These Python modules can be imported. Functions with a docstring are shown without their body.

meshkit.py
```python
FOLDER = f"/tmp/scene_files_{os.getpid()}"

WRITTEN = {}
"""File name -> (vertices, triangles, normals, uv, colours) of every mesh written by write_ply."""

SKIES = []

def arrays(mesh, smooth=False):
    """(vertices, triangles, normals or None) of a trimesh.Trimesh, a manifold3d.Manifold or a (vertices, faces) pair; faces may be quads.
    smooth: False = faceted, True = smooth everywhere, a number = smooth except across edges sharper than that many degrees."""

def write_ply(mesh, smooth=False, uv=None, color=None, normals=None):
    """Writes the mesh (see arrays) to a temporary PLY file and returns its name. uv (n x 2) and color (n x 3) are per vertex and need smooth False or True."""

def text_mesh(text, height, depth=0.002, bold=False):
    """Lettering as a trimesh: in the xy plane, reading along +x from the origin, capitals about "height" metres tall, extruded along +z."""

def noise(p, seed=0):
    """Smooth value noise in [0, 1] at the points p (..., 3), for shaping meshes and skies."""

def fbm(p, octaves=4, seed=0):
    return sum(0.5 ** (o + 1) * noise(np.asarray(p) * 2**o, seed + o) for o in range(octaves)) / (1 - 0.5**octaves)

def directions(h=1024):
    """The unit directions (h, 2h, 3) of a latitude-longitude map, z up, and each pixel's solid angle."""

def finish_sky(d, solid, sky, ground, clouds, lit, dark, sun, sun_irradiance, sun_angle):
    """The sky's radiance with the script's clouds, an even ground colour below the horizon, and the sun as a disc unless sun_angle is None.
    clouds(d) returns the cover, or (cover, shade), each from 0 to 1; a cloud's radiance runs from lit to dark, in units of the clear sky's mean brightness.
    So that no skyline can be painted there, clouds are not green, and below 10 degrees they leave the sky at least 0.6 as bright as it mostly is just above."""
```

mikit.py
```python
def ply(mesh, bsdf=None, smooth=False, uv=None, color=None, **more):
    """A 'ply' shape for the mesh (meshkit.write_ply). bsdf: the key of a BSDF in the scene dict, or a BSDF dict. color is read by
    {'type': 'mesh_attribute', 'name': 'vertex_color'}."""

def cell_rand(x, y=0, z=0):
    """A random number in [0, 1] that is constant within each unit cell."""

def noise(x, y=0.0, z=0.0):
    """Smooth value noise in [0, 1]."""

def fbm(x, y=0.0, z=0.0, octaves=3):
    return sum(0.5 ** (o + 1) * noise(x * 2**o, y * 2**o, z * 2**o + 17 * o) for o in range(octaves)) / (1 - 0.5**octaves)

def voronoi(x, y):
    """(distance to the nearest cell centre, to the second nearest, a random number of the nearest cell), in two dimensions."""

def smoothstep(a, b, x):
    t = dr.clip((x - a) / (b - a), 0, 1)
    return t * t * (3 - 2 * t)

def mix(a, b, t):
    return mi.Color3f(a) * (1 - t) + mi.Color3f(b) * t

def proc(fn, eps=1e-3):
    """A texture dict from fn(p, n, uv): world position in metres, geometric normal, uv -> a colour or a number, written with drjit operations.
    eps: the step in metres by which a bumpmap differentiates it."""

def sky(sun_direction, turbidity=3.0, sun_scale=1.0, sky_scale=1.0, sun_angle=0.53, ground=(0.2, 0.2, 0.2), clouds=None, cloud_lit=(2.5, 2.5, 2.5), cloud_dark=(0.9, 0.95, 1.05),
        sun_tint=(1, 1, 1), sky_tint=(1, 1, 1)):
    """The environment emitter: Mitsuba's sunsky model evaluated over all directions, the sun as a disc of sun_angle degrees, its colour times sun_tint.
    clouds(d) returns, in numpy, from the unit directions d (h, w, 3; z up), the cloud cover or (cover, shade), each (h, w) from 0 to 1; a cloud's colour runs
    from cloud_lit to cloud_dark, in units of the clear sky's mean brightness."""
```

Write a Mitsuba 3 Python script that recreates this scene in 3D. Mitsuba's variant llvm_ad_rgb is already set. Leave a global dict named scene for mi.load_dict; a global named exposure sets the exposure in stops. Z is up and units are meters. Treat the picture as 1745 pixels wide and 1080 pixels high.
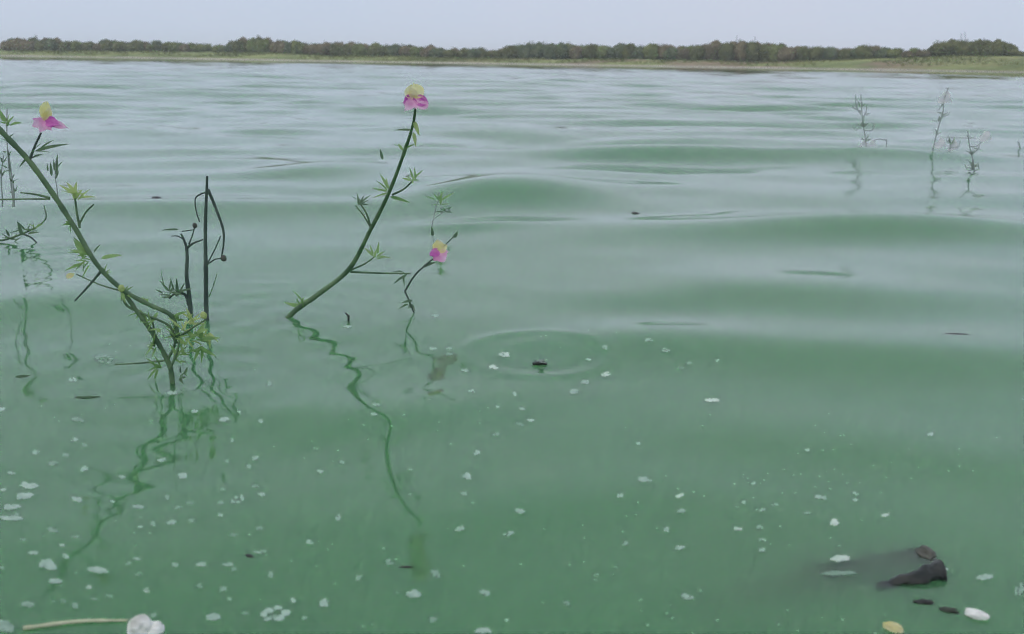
import math, random
import numpy as np
import trimesh
import mitsuba as mi
import drjit as dr
import mikit
import meshkit

T = mi.ScalarTransform4f
scene, labels = {}, {}
rng = np.random.default_rng(7)
HAZE = 0.0014
random.seed(7)

# ------------------------------------------------------------------ camera, sky, exposure
CAM_H, FOV = 0.35, 52.0
PW, PH = 1745.0, 1080.0                      # photograph size; pixel helpers below work in it
F = PW / 2 / math.tan(math.radians(FOV / 2))
ROLL = 26.0 / PW
PITCH = math.atan((540 - 103) / F)
fwd = np.array([0, math.cos(PITCH), -math.sin(PITCH)])
right0 = np.array([1.0, 0, 0])
up0 = np.array([0, math.sin(PITCH), math.cos(PITCH)])
right = right0 * math.cos(ROLL) + up0 * math.sin(ROLL)
up = up0 * math.cos(ROLL) - right0 * math.sin(ROLL)
CAM = np.array([0, 0, CAM_H])
if HAZE:
    scene['haze_air'] = {'type': 'homogeneous', 'albedo': {'type': 'rgb', 'value': [0.95, 0.95, 0.95]}, 'sigma_t': HAZE}
scene['camera'] = {
    **({'medium': {'type': 'ref', 'id': 'haze_air'}} if HAZE else {}),
    'type': 'thinlens', 'fov': FOV, 'fov_axis': 'x', 'near_clip': 0.01, 'far_clip': 3000.0,
    'aperture_radius': 0.0015, 'focus_distance': 1.35,
    'to_world': T().look_at(origin=CAM.tolist(), target=(CAM + fwd).tolist(), up=up.tolist()),
}
scene['sky'] = mikit.sky((-0.45, -0.35, 0.8), turbidity=4, sun_scale=0.16, sun_angle=16,
                         clouds=lambda d: (np.ones(d.shape[:2]), np.clip(meshkit.fbm(d * 5.0, 4, 6) * 1.6 - 0.3, 0, 1)),
                         cloud_lit=(2.20, 2.36, 2.80), cloud_dark=(1.98, 2.33, 2.86), ground=(0.10, 0.14, 0.10))
exposure = 1.46


def ray(px, py):
    d = fwd * F + right * (px - PW / 2) - up * (py - PH / 2)
    return d / np.linalg.norm(d)


def P(px, py, dist):
    """The point at forward ground distance dist (y) on the ray through a photograph pixel."""
    d = ray(px, py)
    return CAM + d * (dist / d[1])


def W(px, py, z=0.0):
    """Where that ray meets the level z."""
    d = ray(px, py)
    return CAM + d * ((z - CAM_H) / d[2])


# ------------------------------------------------------------------ materials
def rgb(c):
    return {'type': 'rgb', 'value': list(c)}


def mat(name, color, rough=0.6, spec=0.4, **kw):
    col = color if isinstance(color, dict) else rgb(color)
    scene[name] = {'type': 'twosided', 'bsdf': {'type': 'principled', 'base_color': col, 'roughness': rough, 'specular': spec, **kw}}
    return name


def thin(name, color, trans=0.6, rough=0.5):
    col = color if isinstance(color, dict) else rgb(color)
    scene[name] = {'type': 'principledthin', 'base_color': col, 'roughness': rough, 'diff_trans': trans, 'spec_trans': 0.0, 'eta': 1.4}
    return name


def two(a, b, scale, lo=0.3, hi=0.7, octaves=3):
    return mikit.proc(lambda p, n, uv: mikit.mix(a, b, mikit.smoothstep(lo, hi, mikit.fbm(p.x * scale, p.y * scale, p.z * scale, octaves))))


M_STEM = mat('bsdf_stem', two((0.06, 0.12, 0.06), (0.13, 0.21, 0.10), 60), 0.6)
M_STEM_DARK = mat('bsdf_stem_dark', two((0.042, 0.068, 0.055), (0.08, 0.115, 0.09), 60), 0.7)
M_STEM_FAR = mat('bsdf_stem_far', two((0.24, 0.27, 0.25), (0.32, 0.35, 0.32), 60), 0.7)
M_LEAF = thin('bsdf_leaf', two((0.20, 0.36, 0.13), (0.36, 0.52, 0.22), 45), 0.9)
M_LEAF_YELLOW = thin('bsdf_leaf_yellow', two((0.46, 0.58, 0.24), (0.60, 0.68, 0.32), 45), 0.9)
M_LEAF_DARK = thin('bsdf_leaf_dark', two((0.10, 0.17, 0.10), (0.17, 0.26, 0.15), 45), 0.6)
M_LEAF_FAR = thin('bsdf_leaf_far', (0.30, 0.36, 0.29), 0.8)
M_YELLOW = thin('bsdf_petal_yellow', two((0.88, 0.84, 0.40), (0.90, 0.88, 0.58), 180), 0.9)
M_CREAM = thin('bsdf_petal_cream', two((0.84, 0.76, 0.36), (0.88, 0.82, 0.62), 180), 0.9)
M_PINK = thin('bsdf_petal_pink', two((0.88, 0.42, 0.68), (0.94, 0.64, 0.82), 160), 0.9)
M_MAGENTA = thin('bsdf_petal_magenta', two((0.52, 0.10, 0.44), (0.76, 0.26, 0.62), 160), 0.7)
M_PALEPINK = thin('bsdf_petal_pale', (0.87, 0.85, 0.86), 0.9)
M_WHITE = mat('bsdf_white', two((0.50, 0.50, 0.44), (0.82, 0.82, 0.76), 140), 0.5)
M_STRAW = mat('bsdf_straw', two((0.42, 0.44, 0.28), (0.62, 0.62, 0.42), 90), 0.6)
M_BARK = mat('bsdf_wet_bark', two((0.014, 0.019, 0.016), (0.045, 0.045, 0.036), 70), 0.4)
M_BARK_MOSS = mat('bsdf_mossy_bark', two((0.04, 0.052, 0.035), (0.10, 0.10, 0.08), 40), 0.6)
M_MOSS = mat('bsdf_green_moss', two((0.02, 0.045, 0.02), (0.06, 0.085, 0.045), 40), 0.7)
M_INSECT = mat('bsdf_insect', (0.025, 0.03, 0.025), 0.3)
M_WING = thin('bsdf_wing', (0.35, 0.4, 0.36), 0.8)
M_SEED = mat('bsdf_seed', two((0.04, 0.045, 0.04), (0.09, 0.09, 0.07), 100), 0.6)
FOAMS = [mat('bsdf_foam_%d' % i, two(a, b, 420), 0.45) for i, (a, b) in enumerate([
    ((0.18, 0.30, 0.21), (0.27, 0.39, 0.30)), ((0.28, 0.41, 0.32), (0.40, 0.52, 0.43)), ((0.42, 0.54, 0.44), (0.60, 0.68, 0.58))])]
SHRUBS = [thin('bsdf_shrub_%d' % i, two(a, b, 1.6), 0.4, 0.7) for i, (a, b) in enumerate([
    ((0.12, 0.125, 0.055), (0.20, 0.205, 0.09)), ((0.16, 0.185, 0.07), (0.25, 0.27, 0.11)),
    ((0.19, 0.155, 0.095), (0.28, 0.23, 0.14)), ((0.12, 0.145, 0.085), (0.19, 0.215, 0.12))])]
M_TRUNK = mat('bsdf_trunk', (0.07, 0.06, 0.045), 0.9)
M_GRASS = thin('bsdf_bank_grass', two((0.15, 0.17, 0.06), (0.25, 0.26, 0.10), 0.35), 0.5, 0.8)


def bank_color(p, n, uv):
    g = mikit.mix((0.15, 0.18, 0.065), (0.24, 0.26, 0.10), mikit.smoothstep(0.3, 0.7, mikit.fbm(p.x * 0.25, p.y * 0.8, 0.0, 4)))
    earth = mikit.mix((0.20, 0.15, 0.10), (0.27, 0.19, 0.13), mikit.noise(p.x * 1.5, p.y * 1.5))
    g = mikit.mix(g, earth, mikit.smoothstep(0.48, 0.62, mikit.fbm(p.x * 0.11 + 40, p.y * 0.3, 3.0, 3)) * 0.85 * mikit.smoothstep(-12, 4, p.x) * (1 - 0.8 * mikit.smoothstep(32, 38, p.x)))
    mud = mikit.mix((0.34, 0.32, 0.25), (0.42, 0.39, 0.32), mikit.noise(p.x * 0.8, p.y * 2))
    return mikit.mix(mud, g, mikit.smoothstep(0.06, 0.22, p.z + 0.08 * mikit.fbm(p.x * 0.3, p.y * 0.3, 9.0, 3)))


M_BANK = mat('bsdf_bank', mikit.proc(bank_color), 0.9)
M_BED = mat('bsdf_lake_bed', two((0.10, 0.09, 0.06), (0.16, 0.14, 0.09), 3), 0.9)
scene['bsdf_water'] = {'type': 'roughdielectric', 'distribution': 'beckmann', 'alpha': 0.003, 'int_ior': 1.333, 'ext_ior': 1.0}
WATER_MEDIUM = {'type': 'homogeneous', 'albedo': rgb((0.565, 0.864, 0.605)), 'sigma_t': 42.0}


# ------------------------------------------------------------------ naming helpers
def numbered(key):
    if key not in labels and key not in scene and not any(k.startswith(key + '__') for k in scene):
        return key
    i = 1
    while True:
        k = '%s_%03d' % (key, i)
        if k not in labels and k not in scene and not any(q.startswith(k + '__') for q in scene):
            return k
        i += 1


def thing(name, label, cat, group=None):
    k = numbered(name)
    labels[k] = {'label': label, 'category': cat}
    if group:
        labels[k]['group'] = group
    return k


def part(parent, name, mesh, m, smooth=True, label=None):
    k = numbered(parent + '__' + name)
    scene[k] = mikit.ply(mesh, m, smooth=smooth)
    if label:
        labels[k] = {'label': label}
    return k


def single(name, mesh, m, label, cat, group=None, smooth=True):
    k = thing(name, label, cat, group)
    scene[k] = mikit.ply(mesh, m, smooth=smooth)
    return k


# ------------------------------------------------------------------ mesh helpers
def curve(pts, n=None):
    """Catmull-Rom through the points."""
    p = np.asarray(pts, float)
    if len(p) == 2:
        return p[0] + (p[1] - p[0]) * np.linspace(0, 1, 5)[:, None]
    q = np.vstack([2 * p[0] - p[1], p, 2 * p[-1] - p[-2]])
    out = []
    for i in range(len(p) - 1):
        a, b, c, d = q[i:i + 4]
        t = np.linspace(0, 1, 8, endpoint=False)[:, None]
        out.append(0.5 * (2 * b + (c - a) * t + (2 * a - 5 * b + 4 * c - d) * t ** 2 + (3 * b - a - 3 * c + d) * t ** 3))
    out.append(p[-1:])
    return np.vstack(out)


def tube(pts, r0, r1, sides=8, wob=0.0):
    p = curve(pts)
    n = len(p)
    t = np.gradient(p, axis=0)
    t /= np.linalg.norm(t, axis=1, keepdims=True) + 1e-12
    ref = np.array([0.31, 0.9, 0.2])
    a = np.cross(t, ref); a /= np.linalg.norm(a, axis=1, keepdims=True)
    b = np.cross(t, a)
    ang = np.arange(sides) * 2 * np.pi / sides
    rad = np.linspace(r0, r1, n) * (1 + wob * rng.standard_normal(n))
    v = p[:, None] + rad[:, None, None] * (np.cos(ang)[None, :, None] * a[:, None] + np.sin(ang)[None, :, None] * b[:, None])
    v = np.vstack([v.reshape(-1, 3), p[:1], p[-1:]])
    f = []
    for i in range(n - 1):
        for j in range(sides):
            k = (j + 1) % sides
            f += [[i * sides + j, i * sides + k, (i + 1) * sides + k], [i * sides + j, (i + 1) * sides + k, (i + 1) * sides + j]]
    for j in range(sides):
        k = (j + 1) % sides
        f += [[n * sides, k, j], [n * sides + 1, (n - 1) * sides + j, (n - 1) * sides + k]]
    return trimesh.Trimesh(v, f, process=False)


def blade(base, direction, length, width, normal=None, curl=0.15, fold=0.25, nseg=6, blunt=0.6):
    """A leaf or petal: a folded, curved sheet."""
    d = np.asarray(direction, float); d = d / np.linalg.norm(d)
    nrm = np.array([0, -0.5, 1.0]) if normal is None else np.asarray(normal, float)
    s = np.cross(d, nrm)
    if np.linalg.norm(s) < 1e-3:
        s = np.cross(d, [1, 0, 0.3])
    s /= np.linalg.norm(s)
    nn = np.cross(s, d)
    v, f = [], []
    for i in range(nseg + 1):
        t = i / nseg
        w = width / 2 * (math.sin(math.pi * min(1, t ** blunt)) ** 0.8 if 0 < t < 1 else 0.02)
        c = np.asarray(base) + d * length * t + nn * (-curl * length * t * t)
        for q in (-1, 0, 1):
            v.append(c + s * w * q + nn * abs(q) * w * fold)
    for i in range(nseg):
        for q in (0, 1):
            a = i * 3 + q
            f += [[a, a + 1, a + 4], [a, a + 4, a + 3]]
    return trimesh.Trimesh(v, f, process=False)


def petal(base, direction, length, width, normal, cup=0.35, n=9):
    """A rounded petal, cupped along and across."""
    d = np.asarray(direction, float); d = d / np.linalg.norm(d)
    nrm = np.asarray(normal, float)
    s = np.cross(d, nrm); s /= np.linalg.norm(s)
    nn = np.cross(s, d)
    v, f = [], []
    m = 7
    for i in range(n + 1):
        t = i / n
        w = width / 2 * max(0.10, (1 - abs(2 * (0.18 + 0.82 * t) - 1.12) ** 2.6)) if t < 1 else width * 0.14
        for j in range(m):
            u = j / (m - 1) * 2 - 1
            tip = length * t * (1 - 0.07 * u * u - 0.13 * t * abs(math.sin(3.3 * u + 300 * length)) - 0.07 * t * math.sin(9 * u + 900 * width))
            v.append(np.asarray(base) + d * tip + s * w * u + nn * (cup * width * (0.35 * u * u - 0.6 * t * t) + 0.05 * width * t * math.sin(6 * u + 5 * t + 40 * length)))
    for i in range(n):
        for j in range(m - 1):
            a = i * m + j
            f += [[a, a + 1, a + m + 1], [a, a + m + 1, a + m]]
    return trimesh.Trimesh(v, f, process=False)


def lump(center, sx, sy, sz, rough=0.25, seed=0, sub=3, freq=2.2):
    m = trimesh.creation.icosphere(subdivisions=sub)
    v = np.array(m.vertices)
    k = 1 + rough * 2 * (meshkit.fbm(v * freq + seed * 7.3, 3, seed) - 0.5)
    v = v * k[:, None] * np.array([sx, sy, sz])
    return trimesh.Trimesh(v + np.asarray(center), m.faces, process=False)


def cat(ms):
    return trimesh.util.concatenate(ms)


# ------------------------------------------------------------------ water surface
_w = np.random.default_rng(21)
WAVES = []
for lam in np.geomspace(0.085, 3.0, 50):
    th = _w.normal(0.0, 0.50 if lam < 0.7 else 0.25) + 0.06
    WAVES.append((lam, th, _w.uniform(0, 6.28), (0.0055 if lam > 0.3 else 0.0115) + 0.021 * math.exp(-(math.log(lam / 0.45) / 0.65) ** 2)))
SWELL = []
for lam in np.geomspace(0.42, 1.9, 14):
    SWELL.append((lam, _w.normal(0.0, 0.16) + 0.05, _w.uniform(0, 6.28), 0.024))
# single swells seen in the photograph: centre (pixel), half width across (pixels), height, half depth (m)
RIDGES = []
for (px, py, hw, amp, dep, skew) in [
        (850, 335, 170, 0.062, 0.20, 0.02), (1120, 270, 170, 0.036, 0.15, 0.0), (1480, 270, 190, 0.042, 0.16, 0.02),
        (1500, 392, 320, 0.036, 0.14, 0.0), (1380, 500, 240, 0.020, 0.13, 0.02), (540, 298, 130, 0.028, 0.14, 0.0),
        (230, 226, 110, 0.026, 0.22, 0.0), (330, 352, 300, 0.020, 0.12, -0.02), (60, 520, 170, 0.014, 0.11, 0.0),
        (1400, 592, 560, 0.014, 0.09, 0.0), (560, 690, 260, 0.0060, 0.06, 0.0), (780, 385, 90, 0.010, 0.06, 0.03),
        (1150, 560, 250, -0.004, 0.08, 0.0), (1550, 760, 400, 0.004, 0.06, 0.0), (900, 860, 420, 0.0035, 0.05, 0.0), (200, 940, 300, 0.003, 0.045, 0.0)]:
    c = W(px, py)
    RIDGES.append((c[0], c[1], hw / F * c[1], amp, dep * 1.2, skew))
RING = W(915, 606)
STEM_RIPPLES = [W(490, 542)[:2], W(297, 655)[:2], W(350, 545)[:2], W(40, 412)[:2]]


def height(x, y):
    x, y = np.asarray(x, float), np.asarray(y, float)
    r = np.hypot(x, y + 1.5)
    calm = 0.20 + 0.80 / (1 + np.exp(-(y - 5.5) / 1.3)) + 0.8 / (1 + np.exp(-(y - 14) / 4.0))          # sheltered water near the bank
    gust = 0.55 + 0.9 * meshkit.noise(np.stack([x * 0.35 + 9, y * 0.22, 0 * x], -1), 3)
    z = np.zeros_like(x)
    for lam, th, ph, s in WAVES:
        spacing = 0.0045 * r
        keep = np.clip((lam / np.maximum(spacing, 1e-6) - 6) / 7, 0, 1)
        k = 2 * np.pi / lam
        q = k * (x * math.sin(th) + y * math.cos(th)) + ph
        env = 3.6 * meshkit.noise(np.stack([x / (1.5 * lam) + ph * 3, y / (3 * lam), 0 * x + ph], -1), 5) ** 3.2
        z += s / k * np.sin(q) * keep * env
    z *= calm * gust
    open_water = 1 / (1 + np.exp(-(y - 2.2) / 0.4)) * (1 + 0.15 / (1 + np.exp(-(y - 8) / 2.0)))
    for lam, th, ph, s in SWELL:
        keep = np.clip((lam / np.maximum(0.0045 * r, 1e-6) - 5) / 6, 0, 1)
        k = 2 * np.pi / lam
        env = 4.6 * meshkit.noise(np.stack([x / (1.0 * lam) + ph * 5, y / (2.2 * lam), 0 * x + ph], -1), 9) ** 4.5
        z += open_water * s / k * np.sin(k * (x * math.sin(th) + y * math.cos(th)) + ph) * keep * env
    for cx, cy, hw, amp, dep, skew in RIDGES:
        yy = cy + skew * (x - cx) + 0.03 * np.sin((x - cx) / hw * 2.1 + cx * 9)
        t = (y - yy) / dep
        prof = np.exp(-np.where(t < 0, (t * 1.15) ** 2, (t * 0.75) ** 2))
        z += amp * prof * np.exp(-((x - cx) / hw) ** 2 * 0.8)
    for bx_, by_ in STEM_RIPPLES:
        d = np.hypot(x - bx_, y - by_)
        z += 0.00055 * np.exp(-d / 0.22) * np.sin(2 * np.pi * d / 0.062 + 8 * meshkit.noise(np.stack([x * 6, y * 6, 0 * x], -1), 12))
    d = np.hypot(x - RING[0], (y - RING[1]))
    z += 0.0019 * np.exp(-((d - 0.088) / 0.011) ** 2) + 0.0007 * np.exp(-((d - 0.045) / 0.011) ** 2)
    return z


def on_water(px, py):
    p = W(px, py)
    for _ in range(3):
        p = W(px, py, float(height(p[0], p[1])))
    return p


def shore_y(x):
    """Distance of the far waterline."""
    x = np.asarray(x, float)
    return 106 - 0.36 * x + 1.6 * np.sin(x * 0.09) + 0.7 * np.sin(x * 0.31 + 1)


WATER_FLIP = -1
cols, ratio = 580, 1.0040
ang = np.radians(np.linspace(-54, 54, cols))
rows = int(math.log(210 / 1.0) / math.log(ratio))
rad = 1.0 * ratio ** np.arange(rows)
A, R = np.meshgrid(ang, rad)
X, Y = R * np.sin(A), R * np.cos(A) - 1.5
Z = height(X, Y)
top = np.stack([X, Y, Z], -1).reshape(-1, 3)
i, j = np.meshgrid(np.arange(rows - 1), np.arange(cols - 1), indexing='ij')
a = i * cols + j
quads = np.stack([a, a + 1, a + cols + 1, a + cols], -1).reshape(-1, 4)
tf = np.vstack([quads[:, [0, 2, 1]], quads[:, [0, 3, 2]]])
# skirt and floor close the body of water
edge = np.concatenate([np.arange(cols), np.arange(1, rows) * cols + cols - 1, (rows - 1) * cols + np.arange(cols - 2, -1, -1), np.arange(rows - 2, 0, -1) * cols])
low = top[edge].copy(); low[:, 2] = -0.8
n0 = len(top)
ne = len(edge)
k = np.arange(ne); k2 = (k + 1) % ne
rim = top[edge]
sf = np.vstack([np.stack([n0 + k, n0 + k2, n0 + ne + k], -1), np.stack([n0 + k2, n0 + ne + k2, n0 + ne + k], -1)])
bf = np.stack([n0 + 2 * ne + k, n0 + 2 * ne + k2, np.full(ne, n0 + 3 * ne)], -1)
cen = np.array([[0, 30.0, -0.8]])
far_t = np.hypot(top[tf[:, 0], 0], top[tf[:, 0], 1]) > 6.5          # grazing wavelets: faceted, so that normals stay consistent
loose = top[tf[far_t]].reshape(-1, 3)
nf = n0 + 3 * ne + 1
lf = nf + np.arange(len(loose)).reshape(-1, 3)
water = trimesh.Trimesh(np.vstack([top, rim, low, low, cen, loose]), np.vstack([tf[~far_t], lf, sf, bf])[:, ::WATER_FLIP], process=False)
scene['water'] = mikit.ply(water, 'bsdf_water', smooth=True, interior=WATER_MEDIUM, **({'exterior': {'type': 'ref', 'id': 'haze_air'}} if HAZE else {}))
labels['water'] = {'label': 'green algae-laden lake water with gentle ripples', 'kind': 'structure'}

# ------------------------------------------------------------------ lake bed, far bank
bed = trimesh.creation.box(extents=(900, 900, 0.5)); bed.apply_translation((0, 300, -1.07))
scene['lake_bed'] = mikit.ply(bed, M_BED)
labels['lake_bed'] = {'label': 'muddy bed under the green water', 'kind': 'structure'}


def bank_z(x, y):
    s = y - shore_y(x)
    mound = 1.0 * np.exp(-((x - 43) / 13) ** 2) + 0.25 * np.exp(-((x + 62) / 30) ** 2)
    topz = 0.62 + mound + 0.10 * np.sin(x * 0.13)
    z = -0.35 + (topz + 0.35) * (1 - np.exp(-np.maximum(s + 1.5, 0) / 3.0))
    z = np.where(s < -1.5, -0.35 + 0.4 * (s + 1.5), z)
    return z + 0.10 * (meshkit.fbm(np.stack([x * 0.25, y * 0.25, 0 * x], -1), 4, 2) - 0.5) * np.clip(s, 0, 3)


bx = np.linspace(-260, 260, 521)
bs = np.concatenate([[-5, -3], np.linspace(-1.6, 12, 42), [14, 17, 22, 30, 45, 70, 120, 220, 400]])
BX, BS = np.meshgrid(bx, bs)
BY = shore_y(np.clip(BX, -120, 120)) + BS
BZ = bank_z(np.clip(BX, -120, 120), BY)
bv = np.stack([BX, BY, BZ], -1).reshape(-1, 3)
i, j = np.meshgrid(np.arange(len(bs) - 1), np.arange(len(bx) - 1), indexing='ij')
a = i * len(bx) + j
q = np.stack([a, a + 1, a + len(bx) + 1, a + len(bx)], -1).reshape(-1, 4)
scene['far_bank'] = mikit.ply(trimesh.Trimesh(bv, np.vstack([q[:, [0, 1, 2]], q[:, [0, 2, 3]]]), process=False), M_BANK, smooth=True)
labels['far_bank'] = {'label': 'low grassy bank with bare earth patches across the lake', 'kind': 'structure'}

# grass on the bank
gx = rng.uniform(-95, 75, 26000)
gs = rng.uniform(0.5, 11, 26000) ** 1.0
gy = shore_y(gx) + gs
gz = bank_z(gx, gy)
keep = meshkit.fbm(np.stack([gx * 0.2, gy * 0.5, 0 * gx], -1), 3, 8) > 0.45
gx, gy, gz = gx[keep], gy[keep], gz[keep]
n = len(gx)
hh = rng.uniform(0.10, 0.30, n); ww = rng.uniform(0.03, 0.10, n); an = rng.uniform(0, 3.14, n)
lean = rng.normal(0, 0.08, (n, 2))
gv = np.empty((n, 3, 3))
gv[:, 0] = np.stack([gx - ww * np.cos(an), gy - ww * np.sin(an), gz - 0.03], -1)
gv[:, 1] = np.stack([gx + ww * np.cos(an), gy + ww * np.sin(an), gz - 0.03], -1)
gv[:, 2] = np.stack([gx + lean[:, 0], gy + lean[:, 1], gz + hh], -1)
scene['bank_grass'] = mikit.ply(trimesh.Trimesh(gv.reshape(-1, 3), np.arange(3 * n).reshape(-1, 3), process=False), M_GRASS)
labels['bank_grass'] = {'label': 'rough yellow-green grass on the far bank', 'category': 'grass', 'kind': 'stuff'}


# shrubs: pixel profile of the skyline (x, base y, top y)
PROFILE = np.array([(0, 86, 80), (9, 84, 66), (60, 84, 63), (112, 85, 66), (125, 86, 69), (250, 87, 69), (390, 89, 75), (402, 92, 67), (440, 92, 64), (495, 92, 67),
                    (515, 93, 72), (620, 95, 72), (700, 98, 77), (770, 100, 82), (835, 100, 83), (880, 98, 76), (900, 97, 71), (950, 97, 71), (985, 99, 75), (1100, 101, 75),
                    (1175, 101, 77), (1215, 101, 71), (1270, 101, 67), (1320, 102, 74), (1420, 104, 81), (1450, 104, 82), (1474, 104, 74), (1495, 104, 82), (1585, 104, 82),
                    (1596, 97, 70), (1640, 96, 67), (1712, 95, 68), (1722, 96, 84), (1745, 97, 86)], float)


def foliage(c, rx, ry, hgt, nleaf, size, seed, flat=1.0):
    r = np.random.default_rng(seed)
    d = r.standard_normal((nleaf, 3)); d /= np.linalg.norm(d, axis=1, keepdims=True)
    rr = r.uniform(0.35, 1.0, nleaf) ** 0.5
    bump = 0.72 + 0.5 * meshkit.noise(d * 2.3 + seed * 1.7, seed)
    k = (rr * bump)[:, None]
    z = np.where(d[:, 2] < 0, d[:, 2] * flat, d[:, 2])
    p = np.stack([d[:, 0] * rx, d[:, 1] * ry, z * hgt * 0.55], -1) * k + [0, 0, hgt * 0.46]
    p[:, 2] = np.maximum(p[:, 2], 0.03)
    mass = []
    for i_ in range(7):
        a_ = r.uniform(0, 6.28); q = r.uniform(0.1, 0.62)
        mass.append(lump((c[0] + rx * q * math.cos(a_), c[1] + ry * q * math.sin(a_), c[2] + hgt * (0.42 + 0.22 * (0.5 - q)) * r.uniform(0.8, 1.15)), rx * r.uniform(0.42, 0.6), ry * 0.5, hgt * r.uniform(0.36, 0.46), 0.42, seed + i_, 3, 3.2))
    u = r.standard_normal((nleaf, 3)); u /= np.linalg.norm(u, axis=1, keepdims=True)
    w = np.cross(u, r.standard_normal((nleaf, 3))); w /= np.linalg.norm(w, axis=1, keepdims=True)
    s = size * r.uniform(0.6, 1.4, nleaf)[:, None]
    v = np.stack([p - u * s, p + w * s * 0.4, p + u * s, p - w * s * 0.4], 1) + np.asarray(c)
    f = np.arange(4 * nleaf).reshape(-1, 4)
    return cat(mass + [trimesh.Trimesh(v.reshape(-1, 3), np.vstack([f[:, [0, 1, 2]], f[:, [0, 2, 3]]]), process=False)])


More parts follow.
